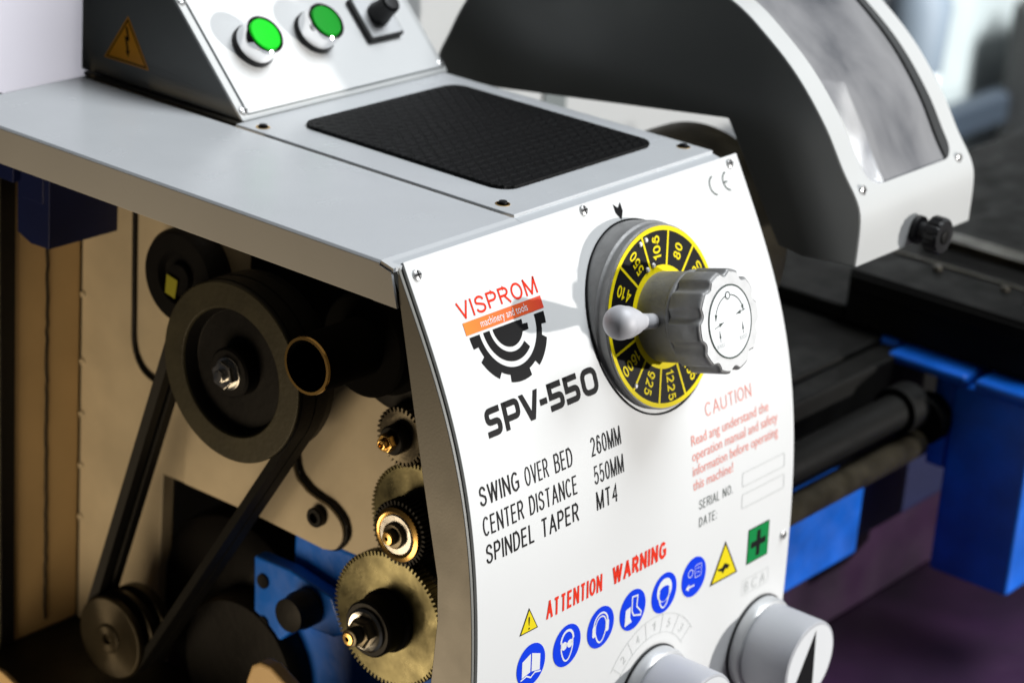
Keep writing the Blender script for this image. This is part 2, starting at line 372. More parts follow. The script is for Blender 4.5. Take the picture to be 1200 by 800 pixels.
for x, y in ((.1218, .0276), (.1202, .2241), (.3085, .0276)):
    bm = B(); rev(bm, [(.0046, -.001), (.0046, .0002), (.0038, .0002), (.0034, -.0008)], (x, y, .0012), (0, 0, 1), 28, close=True)
    rev(bm, [(0, .0003), (.0037, .0003)], (x, y, .0010), (0, 0, 1), 28, mi=1)
    rev(bm, [(.0026, -.0004), (.0026, .0012), (.0016, .0015), (0, .0016)], (x+.0008, y+.0006, .0014), (0, 0, 1), 20, mi=2)
    part('sunk_screw', bm, [GOLD, INK, BLACKP], parent=tray)
bm = B(); box(bm, .3150, .3180, .0020, .39, -.4555, -.0065); box(bm, .12, .3145, .2410, .392, -.0030, -.0004)
box(bm, .0510, .3145, .3885, .3915, -.4555, -.0035)
part('headstock_casing', bm, FRAME)

# ---------------------------------------------------------------- control box on the slope
q0 = Vector((.12, .2415, .0012)); bn = Vector((0, -.7162, .6979)); bt = Vector((0, .6979, .7162)); bx = Vector((1, 0, 0))
bm = B(); prism(bm, [(.2415, .0012), (.3085, .0700), (.3150, .0735), (.3950, .0735), (.3950, .0006), (.2440, .0006)], (.1200, 0, 0), (0, 1, 0), (0, 0, 1), (1, 0, 0), .2025)
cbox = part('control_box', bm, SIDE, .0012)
BXP = lambda u, v, h=0: q0+bx*u+bt*v+bn*h
bm = B(); prism(bm, rrect(-.0006, .2031, -.0008, .0975, .0008, 2), q0+bn*-.0020, bx, bt, bn, .0022); part('front_rim', bm, WHITE, .0006, cbox)
bm = B(); prism(bm, rrect(.0062, .1972, .0035, .0925, .0008, 3), q0+bn*.0003, bx, bt, bn, .0012)
part('control_plate', bm, PANEL, .0003, cbox)
bm = B(); prism(bm, rrect(.0056, .1978, .0029, .0931, .001, 3), q0+bn*.0001, bx, bt, bn, .0006)
part('plate_gasket', bm, mat('gasket', (.10, .12, .13), .5), 0, cbox)
def screw(bm, p, n, r=.0030, mi=0, mi2=1):
    rev(bm, [(r, 0), (r, .0006), (r*.9, .0012), (r*.55, .0016), (0, .0017)], p, n, 24, mi=mi)
    a, u, n_ = fr(n)
    for w1, w2 in ((.75, .13), (.13, .75)):
        prism(bm, [(-r*w1, -r*w2), (r*w1, -r*w2), (r*w1, r*w2), (-r*w1, r*w2)], Vector(p)+n_*.0010, a, u, n_, .0008, mi2)
for u, v in ((.0040, .0062), (.1994, .0060), (.0036, .0900), (.1990, .0900)):
    bm = B(); screw(bm, BXP(u, v, .0003), bn, .0032); part('box_screw', bm, [SCREWM, INK], 0, cbox)
def button(u, v, gm, lab):
    o = BXP(u, v, .001)
    bm = B(); rev(bm, [(.0157, 0), (.0157, .0035), (.0150, .0048)], o, bn, 48)
    b_ = part('push_button', bm, BLACKP, .0004, label=lab)
    bm = B(); rev(bm, [(.0148, .0046), (.0148, .0135), (.0140, .0165), (.0130, .0172), (.0120, .0166), (.0120, .0150)], o, bn, 56, capa=False, capb=False)
    part('bezel', bm, CHROME, 0, b_)
    bm = B(); rev(bm, [(.0121, .0148), (.0119, .0160), (.0110, .0170), (0, .0172)], o, bn, 48, capa=False)
    part('button_cap', bm, gm, 0, b_)
button(.0393, .0478, GREEN, 'bright green round push button in chrome bezel')
button(.0980, .0480, GREEN2, 'darker green round push button in chrome bezel')
o = BXP(.1592, .0490, .0012)
bm = B(); prism(bm, rrect(-.0172, .0172, -.0172, .0172, .0022, 4), o, bx, bt, bn, .0046); sw = part('selector_switch', bm, BLACKP, .0008)
bm = B(); prism(bm, rrect(-.0155, .0155, -.0155, .0155, .0015, 4), o+bn*.0047, bx, bt, bn, .0008); part('switch_plate', bm, ALUF, .0003, sw)
bm = B(); rev(bm, [(.0088, 0), (.0088, .003), (.0078, .007), (.0074, .016), (.0060, .0175), (0, .0178)], o+bn*.0056, bn, 32)
an = R_(52); e1 = bx*math.cos(an)+bt*math.sin(an); e2 = bn.cross(e1)
prism(bm, [(-.006, -.0036), (.0150, -.0028), (.0165, 0), (.0150, .0028), (-.006, .0036)], o+bn*.0125, e1, e2, bn, .0085)
part('switch_knob', bm, BLACKP, .0009, sw)
# electric hazard triangle on the box end
A = Art(); Tt = [(.3497, .0455), (.3700, .0155), (.3310, .0155)]
A.poly([(.3497, .0470), (.3722, .0143), (.3288, .0143)], 0, 0); A.ring([(.3497, .0450), (.3700, .0153), (.3309, .0153)], [(.3497, .0430), (.3683, .0163), (.3325, .0163)], 1, 1)
A.poly([(.3500, .0395), (.3478, .0305), (.3498, .0300), (.3484, .0235), (.3474, .0240), (.3488, .0190), (.3512, .0228), (.3502, .0232), (.3524, .0325), (.3502, .0330), (.3520, .0392)], 1, 1)
part('hazard_sticker', lay_art(A, lambda u, v, h: Vector((.12-h, u, v))), [SIGNO, INK], 0, cbox)

# ---------------------------------------------------------------- printing on the front panel
def printed(name, A, mats, **k): return part(name, lay_art(A, lambda u, v, h: pan(u, v, h), .004), mats, 0, panel, smooth=None, **k)
A = Art()
for t, x0, x1, b_ in (('SWING', .0100, .0455, .1455), ('OVER', .0510, .0725, .1455), ('BED', .0785, .0955, .1455), ('260MM', .1137, .1430, .1455),
                      ('CENTER', .0100, .0465, .1630), ('DISTANCE', .0520, .0972, .1630), ('550MM', .1137, .1430, .1630),
                      ('SPINDEL', .0105, .0545, .1796), ('TAPER', .0610, .0965, .1796), ('MT4', .1142, .1353, .1790)):
    caps(A, t, x0, x1, b_, .0114, .14, gap=.16)
printed('specification_lettering', A, INK)
# logo
A = Art(); caps(A, 'VISPROM', .0300, .1005, .0416, .0100, .095, gap=.15); printed('maker_lettering', A, RED)
A = Art(); A.poly([(.0305, .0436), (.1010, .0436), (.1010, .0510), (.0305, .0510)], 0, 0); A.text('machinery and tools', .0445, .0870, .0492, .0044, 1, 1)
printed('logo_bar', A, [BAR, SIGNW])
A = Art(); gx, gs = .0660, .0535
gs = .0526; out = []; inn = []
for i in range(181):
    r = .0294
    for lo, hi in ((0, 12), (27, 59), (75, 107), (124, 153), (168, 180)):
        if lo <= i <= hi: r = .0336
    out.append((gx+r*math.cos(R_(i)), gs+r*math.sin(R_(i)))); inn.append((gx+.0248*math.cos(R_(i)), gs+.0248*math.sin(R_(i))))
n = len(out); A.polys.append((0, out+inn, [[i, i+1, n+i+1, n+i] for i in range(n-1)], 0))
a1 = circ(gx, gs, .0215, 30, 51, 180); a2 = circ(gx, gs, .0160, 30, 51, 180); n = 31
A.polys.append((0, a1+a2, [[i, i+1, n+i+1, n+i] for i in range(n-1)], 0))
A.poly(circ(gx, gs, .0131, 30, 0, 180)); A.poly([(gx+.0120, gs+.0028), (gx+.0172, gs+.0032), (gx+.0166, gs+.0068), (gx+.0105, gs+.0070)])
printed('gear_emblem', A, INK)
# model lettering, square strokes
A = Art(); s0, s1, w = .0936, .1101, .0036; M_ = (s0+s1)/2; h2 = w/2
def L(x, *pts): A.line([(x+p[0], p[1]) for p in pts], w)
t_, b_ = s0+h2, s1-h2
def rnd(x, *pts, r=.0030):      # square letters with rounded outer corners
    P = [Vector((x+p[0], p[1])) for p in pts]; o = [P[0]]
    for a, c, e in zip(P, P[1:], P[2:]):
        d1 = (a-c).normalized(); d2 = (e-c).normalized(); q = min(r, (a-c).length/2.01, (e-c).length/2.01)
        for t in (0, .25, .5, .75, 1): o.append((c+d1*q)*(1-t)**2+c*2*t*(1-t)+(c+d2*q)*t*t)
    o.append(P[-1]); A.line(o, w)
wd = .0132
rnd(.0268, (wd, t_), (h2, t_), (h2, M_), (wd-h2, M_), (wd-h2, b_), (0, b_))
L(.0425, (h2, s1), (h2, s0)); rnd(.0425, (h2, t_), (.0150-h2, t_), (.0150-h2, M_+.0018), (h2, M_+.0018))
A.poly([(.0582, s0), (.0622, s0), (.0672, s1-.0052), (.0718, s0), (.0756, s0), (.0692, s1), (.0650, s1)])
A.line([(.0757, M_+.0004), (.0822, M_+.0004)], w)
for x in (.0842, .0994):
    A.line([(x, t_), (x+.0126, t_)], w); A.line([(x+h2, s0), (x+h2, M_+h2)], w); rnd(x, (h2, M_), (.0135-h2, M_), (.0135-h2, b_), (0, b_))
A.line(rrect(.1154+h2, .1308-h2, t_, b_, .0040, 4), w, closed=True)
printed('model_lettering', A, INK)
A = Art()
caps(A, 'CAUTION', .2309, .2825, .1528, .0088, .08, gap=.16)
for t, x1, b_ in (('Read ang understand the', .3005, .1672), ('operation manual and safety', .3104, .1772), ('information before operating', .3104, .1870), ('this machine!', .2580, .1966)):
    A.text(t, .2135, x1, b_, .0066)
printed('caution_text', A, PINK)
A = Art(); caps(A, 'SERIAL', .2200, .2430, .2112, .0064, .10); caps(A, 'NO.', .2465, .2575, .2112, .0064, .10); caps(A, 'DATE:', .2204, .2400, .2231, .0064, .10); printed('plate_lettering', A, INKG)
for a, c in ((.2012, .2105), (.2160, .2256)):
    A = Art(); A.line(rrect(.2690, .3185, a, c, .001, 2), .0005, closed=True); printed('serial_field', A, PALE)
A = Art(); caps(A, 'ATTENTION', .0640, .1185, .2318, .0114, .25, gap=.14); caps(A, 'WARNING', .1290, .1850, .2318, .0114, .25, gap=.14); printed('warning_lettering', A, RED)
A = Art(); A.poly([(.0475, .2185), (.0560, .2336), (.0388, .2336)], 1, 0); A.poly([(.0475, .2200), (.0548, .2329), (.0400, .2329)], 0, 1)
A.text('!', .0467, .0480, .2320, .0080, 1, 2); printed('warning_triangle', A, [SIGNY, INK], label='small yellow triangle with black exclamation mark')
cy_ = .2560
def disc(x, lab, draw):
    A = Art(); A.poly(circ(x, cy_, .0135, 44), 0, 0); draw(A, x); printed('safety_sign', A, [SIGNB, SIGNW], label=lab)
def d_book(A, x):
    A.poly([(x-.0085, cy_-.0045), (x-.0006, cy_-.0075), (x-.0006, cy_+.0045), (x-.0085, cy_+.0060)], 1, 1)
    A.poly([(x+.0006, cy_-.0075), (x+.0085, cy_-.0045), (x+.0085, cy_+.0060), (x+.0006, cy_+.0045)], 1, 1)
    A.line([(x-.0095, cy_+.0072), (x-.004, cy_+.0060), (x, cy_+.0082), (x+.004, cy_+.0060), (x+.0095, cy_+.0072)], .0010, 1, 1)
def head(A, x, k=1.0):
    A.line(catmull([(x-.0052, cy_-.0035, 0), (x-.0055, cy_+.002, 0), (x-.0030, cy_+.0080, 0), (x, cy_+.0100, 0), (x+.0030, cy_+.0080, 0), (x+.0055, cy_+.002, 0), (x+.0052, cy_-.0035, 0)], 4), .0011, 1, 1)
def xy(l): return [(p[0], p[1]) for p in l]
def d_gog(A, x):
    head(A, x); A.line(circ(x, cy_-.0030, .0060, 16, 180, 360, .0068), .0016, 1, 1)
    A.poly(circ(x-.0028, cy_-.0005, .0027, 16), 1, 1); A.poly(circ(x+.0028, cy_-.0005, .0027, 16), 1, 1); A.line([(x-.0060, cy_-.001), (x+.0060, cy_-.001)], .0016, 1, 1)
def d_muff(A, x):
    head(A, x); A.line(circ(x, cy_-.0020, .0070, 16, 180, 360, .0075), .0012, 1, 1); A.line(circ(x, cy_-.0020, .0050, 16, 185, 355, .0052), .0009, 1, 1)
    for sx in (-1, 1): A.poly(rrect(x+sx*.0066-.0017, x+sx*.0066+.0017, cy_-.0030, cy_+.0048, .0014, 4), 1, 1)
def d_boot(A, x):
    A.poly([(x-.0075, cy_-.0020), (x-.0025, cy_-.0030), (x-.0025, cy_+.0045), (x-.0005, cy_+.0080), (x-.0080, cy_+.0090)], 1, 1)
    A.line([(x-.0010, cy_-.0090), (x+.0045, cy_-.0085), (x+.0040, cy_-.0010), (x+.0090, cy_+.0040), (x+.0085, cy_+.0062), (x+.0010, cy_+.0040), (x-.0010, cy_+.0005)], .0011, 1, 1, True)
def d_mask(A, x):
    head(A, x); A.ring(circ(x, cy_-.0020, .0080, 24, 180, 540), circ(x, cy_+.0005, .0052, 24, 180, 540), 1, 1)
    A.line(circ(x, cy_-.001, .0055, 14, 200, 340, .0035), .0007, 0, 2)
def d_hand(A, x):
    A.line([(x-.007, cy_+.0060), (x+.001, cy_+.0060)], .0012, 1, 1); A.poly([(x-.0085, cy_+.0060), (x-.005, cy_+.0035), (x-.005, cy_+.0085)], 1, 1)
    A.line(circ(x-.004, cy_-.0035, .0026, 14), .0005, 1, 1, True); A.line(rrect(x+.001, x+.008, cy_-.0075, cy_+.001, .001, 2), .0004, 1, 1, True)
    A.line([(x+.0028, cy_-.005), (x+.0062, cy_-.005)], .0004, 1, 1); A.line([(x+.0028, cy_-.002), (x+.0062, cy_-.002)], .0004, 1, 1)
disc(.0505, 'blue round sign with an open white book', d_book)
disc(.0850, 'blue round sign with a head in goggles', d_gog)
disc(.1185, 'blue round sign with a head in ear muffs', d_muff)
disc(.1515, 'blue round sign with a white boot', d_boot)
disc(.1848, 'blue round sign with a head in a mask', d_mask)
disc(.2172, 'blue round sign with a small white arrow', d_hand)
A = Art(); A.poly([(.2517, .2425), (.2680, .2695), (.2364, .2695)], 1, 0); A.poly([(.2517, .2450), (.2658, .2684), (.2386, .2684)], 0, 1)
A.poly([(.2440, .2600), (.2490, .2605), (.2520, .2580), (.2580, .2610), (.2560, .2630), (.2530, .2622), (.2505, .2650), (.2485, .2625), (.2455, .2618)], 1, 2)
printed('warning_triangle', A, [SIGNY, INK], label='larger yellow triangle with a black hand shape')
A = Art(); A.poly([(.2784, .2436), (.3034, .2436), (.3034, .2684), (.2784, .2684)], 1, 0); A.poly([(.2790, .2442), (.3028, .2442), (.3028, .2678), (.2790, .2678)], 0, 1)
A.poly([(.2888, .2470), (.2930, .2470), (.2930, .2538), (.2996, .2538), (.2996, .2580), (.2930, .2580), (.2930, .2650), (.2888, .2650), (.2888, .2580), (.2822, .2580), (.2822, .2538), (.2888, .2538)], 1, 2)
printed('first_aid_sign', A, [SIGNG, INK])
A = Art(); A.line(circ(.2975, .0160, .0062, 16, 100, 260), .0011); A.line(circ(.3125, .0160, .0062, 16, 100, 260), .0011); A.line([(.3063, .0160), (.3105, .0160)], .0011); printed('conformity_mark', A, INKG)
A = Art(); A.poly([(.1918, .0068), (.1953, .0098), (.1990, .0068), (.1990, .0125), (.1953, .0172), (.1918, .0125)]); printed('arrow_mark', A, INK)
# number scales round the lower knobs
K1 = (.1760, -.3080); K2 = (.2985, -.3160)
def s_of(z): return float(np.interp(-z, -zs, ss))
A = Art(); cs = s_of(K1[1])
for r in (.0405, .0530): A.line(circ(K1[0], cs, r, 24, 215, 325), .0004)
for k in range(6):
    a = R_(218+20.8*k); A.line([(K1[0]+.0405*math.cos(a), cs+.0405*math.sin(a)), (K1[0]+.0530*math.cos(a), cs+.0530*math.sin(a))], .0004)
printed('knob_scale', A, PALE)
A = Art()
for k, t in enumerate('24153'):
    a = R_(218+20.8*(k+.5)); px, py = K1[0]+.0435*math.cos(a), cs+.0435*math.sin(a); ra = a+R_(90)
    caps(A, t, -.0017, .0017, 0, .0062, .09, ax=lambda u, v, px=px, py=py, ra=ra: (px+u*math.cos(ra)-v*math.sin(ra), py+u*math.sin(ra)+v*math.cos(ra)))
printed('knob_numbers', A, PALE)
A = Art(); A.text('B C A', .2790, .3040, .2885, .0075, 0); A.line(rrect(.2760, .3070, .2790, .2900, .001, 2), .0003, closed=True); printed('knob_letters', A, PALE)
for x, s in ((.0078, .0096), (.1633, .0046), (.3190, .0056), (.3212, .2605)):
    p = pan(x, s); n_ = pan(x, s, 1)-p; bm = B(); screw(bm, p, n_, .0032); part('panel_screw', bm, [SCREWM, INK], 0, panel)

# ---------------------------------------------------------------- speed dial, knob and lever
th = R_(15.5); dc = Vector((.1942, -.0370, -.0695)); dn = Vector((0, -math.cos(th), math.sin(th))); dw = Vector((0, math.sin(th), math.cos(th))); dx = Vector((1, 0, 0))
bm = B(); rev(bm, [(.0590, -.020), (.0590, .0005), (.0583, .0025), (.0570, .0034), (.0565, .0042), (.0567, .0085), (.0560, .0096), (.0545, .0098)], dc, dn, 96)
dial = part('speed_dial', bm, ALU)
ring_o = []
for i in range(96):     # dark gap where the dial goes through the curved panel
    a = 2*math.pi*i/96; base = dc+dx*(.0596*math.cos(a))+dw*(.0596*math.sin(a)); lo, hi = -.06, .06
    for _ in range(40):
        mid = (lo+hi)/2; p = base+dn*mid
        if p.y > float(np.interp(-p.z, -zs, ys)): lo = mid
        else: hi = mid
    ring_o.append(base+dn*(lo+.0006))
bm = B(); sweep(bm, ring_o+ring_o[:1], .0006, 6); part('dial_gasket', bm, INK, 0, dial)
DP = lambda u, v, h=0: dc+dx*u+dw*v+dn*(.0097+h)
A = Art(); A.ring(circ(0, 0, .0556, 96), circ(0, 0, .0528, 96), 1, 1); A.ring(circ(0, 0, .0530, 96), circ(0, 0, .0275, 96), 0, 0); A.ring(circ(0, 0, .0318, 96), circ(0, 0, .0270, 96), 1, 1)
for k in range(12):
    a = R_(13+30*k); A.line([(.0312*math.cos(a), .0312*math.sin(a)), (.0532*math.cos(a), .0532*math.sin(a))], .0017, 1, 2)
part('dial_face', lay_art(A, DP), [INK, YEL], 0, dial, smooth=None)
for a, t, l in ((148, '410', .0135), (118, '550', .0150), (88, '106', .0150), (58, '80', .0100), (28, '200', .0150), (-152, '1600', .0185), (-122, '925', .0150), (-92, '1225', .0190), (-62, '236', .0150)):
    ra = R_(a); r0 = .0425-l/2; A = Art()
    caps(A, t, r0, r0+l, -.0038, .0076, .17, gap=.14, down=1, ax=lambda u, v, ra=ra: (u*math.cos(ra)-v*math.sin(ra), u*math.sin(ra)+v*math.cos(ra)))
    part('dial_number', lay_art(A, lambda u, v, h: DP(u, v, h+.0002)), YEL, 0, dial, smooth=None)
for r, a in ((.0500, 106.5), (.0500, 99.5), (.0330, 108), (.0330, 97), (.0500, -137)):
    bm = B(); rev(bm, [(.0016, 0), (.0016, .0007), (.0011, .0013), (0, .0015)], DP(r*math.cos(R_(a)), r*math.sin(R_(a)), .0002), dn, 16); part('dial_screw', bm, mat('dial_screw_zinc', (.75, .75, .74), .5, .1), 0, dial)
bm = B(); rev(bm, [(.0278, .0098), (.0278, .0300), (.0280, .0312), (.0290, .0322), (.0290, .0338), (.0282, .0350)], dc, dn, 80)
knob = part('speed_knob', bm, ALU, .0004)
def lobes(n, r0, r1, k=10, duty=.5):
    out = []
    for i in range(n*k):
        t = (i % k)/k; a = 2*math.pi*i/(n*k)
        g = max(0, math.sin(math.pi*min(1, t/duty))) if t < duty else 0
        out.append((a, r1-(r1-r0)*g))
    return [(r*math.cos(a), r*math.sin(a)) for a, r in out]
bm = B(); LB = [(u*math.cos(R_(9))-v*math.sin(R_(9)), u*math.sin(R_(9))+v*math.cos(R_(9))) for u, v in lobes(10, .0288, .0317, 16, .5)]
def loft(bm, secs):
    rings = []
    for poly, o, eu, ev in secs: rings.append([bm.verts.new(o+eu*u+ev*v) for u, v in poly])
    k = len(rings[0])
    for a, c in zip(rings, rings[1:]):
        for i in range(k): bm.faces.new((a[i], a[(i+1) % k], c[(i+1) % k], c[i]))
    bm.faces.new(rings[0][::-1]); bm.faces.new(rings[-1])
sc = lambda P, k: [(u*k, v*k) for u, v in P]
gc = dc-dw*.0020
loft(bm, [(sc(LB, .97), gc+dn*.0352, dx, dw), (LB, gc+dn*.0362, dx, dw), (LB, gc+dn*.0560, dx, dw), (sc(LB, .985), gc+dn*.0576, dx, dw), (sc(LB, .95), gc+dn*.0583, dx, dw)])
part('fluted_grip', bm, ALU, 0, knob, smooth=50)
bm = B(); loft(bm, [(sc(LB, .945), gc+dn*.0582, dx, dw), (sc(LB, .935), gc+dn*.0588, dx, dw)])
part('grip_face', bm, ALUF, 0, knob)
KP = lambda u, v, h=0: gc+dx*u+dw*v+dn*(.0589+h)
A = Art(); A.poly(circ(0, 0, .0224, 64), 0, 0); A.ring(circ(0, 0, .0224, 64), circ(0, 0, .0214, 64), 1, 1)
A.line(circ(0, .001, .0150, 24, 20, 160), .0006, 1, 1); A.poly(circ(0, .0160, .0021, 18), 0, 2); A.line(circ(0, .0160, .0021, 18), .0006, 1, 3, True)
for sx in (-1, 1):
    A.poly([(sx*.0148, .0030), (sx*.0150, .0075), (sx*.0125, .0066)], 1, 1)
    A.line([(sx*.0065, .0010 if sx < 0 else .0030), (sx*.0165, -.0008 if sx < 0 else .0040)], .0004, 1, 1); A.poly([(sx*.0070, .0008 if sx < 0 else .0030), (sx*.0115, .0013 if sx < 0 else .0047), (sx*.0115, -.0010 if sx < 0 else .0023)], 1, 1)
    A.line([(sx*.0120, -.0100), (sx*.0120, -.0030)], .0004, 1, 1); A.poly([(sx*.0120, -.0030), (sx*.0111, -.0075), (sx*.0129, -.0075)], 1, 1)
A.text('BOOST', -.0160, -.0080, -.0135, .0026, 2, 1, down=1); A.text('BOOST', .0075, .0155, -.0135, .0026, 2, 1, down=1)
part('knob_label', lay_art(A, KP), [SIGNW, INKG, PALE], 0, knob, smooth=None)
la = dc+dn*.0215+dx*-.0255+dw*.0035; lb = dc+dn*.0400+dx*-.0811+dw*.0163; ld = (lb-la).normalized(); ln = (lb-la).length
bm = B(); rb = .0102
pr = [(.0048, -.004), (.0048, .010), (.0050, ln-.036), (.0058, ln-.031), (.0078, ln-.022), (.0096, ln-.0105), (.0088, ln-.0070)]
pr += [(rb*math.sin(R_(t)), ln-rb*math.cos(R_(t))) for t in (62, 75, 90, 105, 120, 135, 150, 165)]+[(0, ln+rb)]
rev(bm, pr, la, ld, 40); part('speed_lever', bm, HANDLE, 0, smooth=45)

# lower selector knobs
for (x, z), lab in ((K1, None), (K2, None)):
    bm = B(); o = Vector((x, -.0762, z)); d = Vector((0, -1, 0))
    rev(bm, [(.0322, 0), (.0322, .0065), (.0312, .0085), (.0300, .0090)], o, d, 64); k_ = part('selector_knob', bm, ALUF)
    bm = B(); rev(bm, [(.0332, 0), (.0332, .0012)], o, d, 64); part('knob_seat', bm, BLACKP, 0, k_)
    bm = B(); rev(bm, [(.0292, .0088), (.0295, .0110), (.0295, .0420), (.0290, .0436), (.0278, .0440)], o, d, 64, capa=False); part('knob_barrel', bm, PLASTG, 0, k_)
    A = Art(); A.poly(circ(0, 0, .0272, 56), 0, 0); A.poly([(.0025, .0240), (-.0190, -.0150), (-.0060, -.0240), (.0070, -.0235)] if x > .2 else [(-.012, .020), (.0105, -.0230), (-.0085, -.0250)], 1, 1)
    part('pointer_plate', lay_art(A, lambda u, v, h: o+Vector((u, -.0440-h, v))), [SIGNW, INK], 0, k_, smooth=None)

# ---------------------------------------------------------------- inside the gear end
XA = Vector((-1, 0, 0))
bm = B(); prism(bm, [(.3810, -.003), (.3810, -.43), (.2985, -.43), (.2960, -.2640), (.1960, -.2620), (.1000, -.2600), (.0500, -.26), (-.02, -.26), (-.004, -.08), (.004, -.006)], (.1100, 0, 0), (0, 1, 0), (0, 0, 1), (1, 0, 0), .012)
gplate = part('gear_plate', bm, BEIGE, .0015)
bm = B(); box(bm, .0500, .1098, .3822, .3845, -.405, -.0035); rear = part('rear_panel', bm, CREAM)
bm = B()
zz = -.05; pts = []
while zz > -.40: pts.append((.0800+random.uniform(-.0006, .0006), .3819, zz)); zz -= .006
sweep(bm, pts, .0011, 5); part('sealing_seam', bm, DARK, 0, rear)
for z in (-.155, -.205, -.245, -.285, -.325):
    bm = B(); rev(bm, [(.0028, 0), (.0022, .0012), (0, .0016)], (.1099, .3785, z), XA, 12); part('spot_weld', bm, BEIGE, 0, gplate)
bm = B(); box(bm, .0365, .0498, .3790, .3950, -.43, -.0035); part('corner_post', bm, DARK, .001)
bm = B(); box(bm, .0340, .0363, .3800, .3950, -.43, -.0035); part('door_edge', bm, mat('olive_edge', (.30, .28, .10), .5))
bm = B(); box(bm, .0105, .1095, .005, .3818, -.425, -.4060); box(bm, .003, .1095, .3, .3818, -.440, -.4265); part('sump_floor', bm, DARK)
# rounded cover plate (banjo) standing off the plate
ban = catmull([(.176, -.170, 0), (.170, -.213, 0), (.160, -.2245, 0), (.149, -.2285, 0), (.137, -.2310, 0), (.1265, -.2385, 0), (.1240, -.2490, 0), (.1300, -.2590, 0), (.1400, -.2625, 0)], 6)
bm = B(); prism(bm, [(p.x, p.y) for p in ban]+[(.196, -.2600), (.27, -.2600), (.27, -.12), (.20, -.11)], (.1040, 0, 0), (0, 1, 0), (0, 0, 1), (1, 0, 0), .0059); ban_o = part('swing_plate', bm, BEIGE, .0012)
bm = B(); sweep(bm, [(.1075, p.x-.0012, p.y+.0004) for p in ban], .0013, 6); part('plate_gap', bm, DARK, 0, ban_o)
bm = B(); rev(bm, [(.0068, 0), (.0068, .005), (.0060, .006), (.0036, .006), (.0034, .002)], (.1040, .1445, -.2395), XA, 24); part('plate_bolt', bm, DARK, 0, ban_o)
# wiring
w_ = [(.108, .3275, -.003), (.108, .327, -.08), (.108, .326, -.150), (.108, .325, -.175), (.108, .319, -.188), (.108, .309, -.1945), (.108, .29, -.198)]
bm = B(); sweep(bm, catmull(w_, 5), .0017, 8); part('cable', bm, DARK)
# dark wheel high up behind
bm = B(); rev(bm, [(.0327, 0), (.0327, .014), (.0300, .018), (.0180, .018), (.0160, .013), (.0100, .013), (.0090, .017), (0, .017)], (.1000, .2590, -.1030), XA, 56); uw = part('idler_wheel', bm, DARK)
bm = B(); prism(bm, [(-.010, -.012), (-.001, -.014), (.001, -.001), (-.009, .001)], (.0815, .2590, -.1030), (0, -1, 0), (0, 0, 1), (-1, 0, 0), .0003); part('yellow_sticker', bm, mat('dull_yellow', (.30, .30, .02), .5), 0, uw)
# large pulley: grooved rim, dished face, hub
pc = Vector((.0500, .1775, -.1350)); PX = Vector((1, 0, 0))
bm = B(); rev(bm, [(.0150, .010), (.0385, .010), (.0415, .0015), (.0425, 0), (.0585, 0), (.0592, .0010), (.0592, .0050), (.0540, .0080), (.0540, .0100), (.0592, .0130), (.0592, .0170), (.0540, .0200), (.0540, .0225), (.0592, .0255), (.0592, .0330), (.045, .0330), (.015, .030)], pc, PX, 96, close=True, up=(0, 0, 1))
for f in bm.faces:
    c_ = f.calc_center_median(); r = math.hypot(c_.y-pc.y, c_.z-pc.z)
    f.material_index = 0 if (c_.x < .0512 and r > .041) else 1
pul = part('large_pulley', bm, [OLIVE, DARK], .0004)
bm = B(); rev(bm, [(.0165, .010), (.0165, -.001), (.0150, -.0025), (0, -.0025)], pc+Vector((.001, 0, 0)), PX, 40); hub = part('pulley_hub', bm, DARK, 0, pul)
bm = B(); hx = [(.0092*math.cos(R_(60*i+14)), .0092*math.sin(R_(60*i+14))) for i in range(6)]
prism(bm, hx, pc+Vector((-.0075, 0, 0)), (0, 1, 0), (0, 0, 1), (1, 0, 0), .006); rev(bm, [(.0108, -.0014), (.0108, -.0002)], pc+Vector((-.0012, 0, 0)), PX, 32)
rev(bm, [(.0042, -.0005), (.0040, .003), (0, .0032)], pc+Vector((-.0078, 0, 0)), XA, 24); part('pulley_nut', bm, STEEL, .0006, pul)
# small motor pulley
sc_ = Vector((.0500, .2830, -.3640))
bm = B(); rev(bm, [(.0060, 0), (.0285, 0), (.0298, .0012), (.0298, .0050), (.0245, .0080), (.0245, .0100), (.0298, .0130), (.0298, .0175), (.0245, .0205), (.0245, .0225), (.0298, .0255), (.0298, .0330), (.006, .0330)], sc_, PX, 72, close=True)
sp = part('motor_pulley', bm, BRONZE, .0004)
bm = B(); rev(bm, [(.0105, .004), (.0105, -.0010), (.0090, -.0022), (.0040, -.0022), (.0036, .001)], sc_, PX, 32); part('shaft_end', bm, BRONZE, 0, sp)
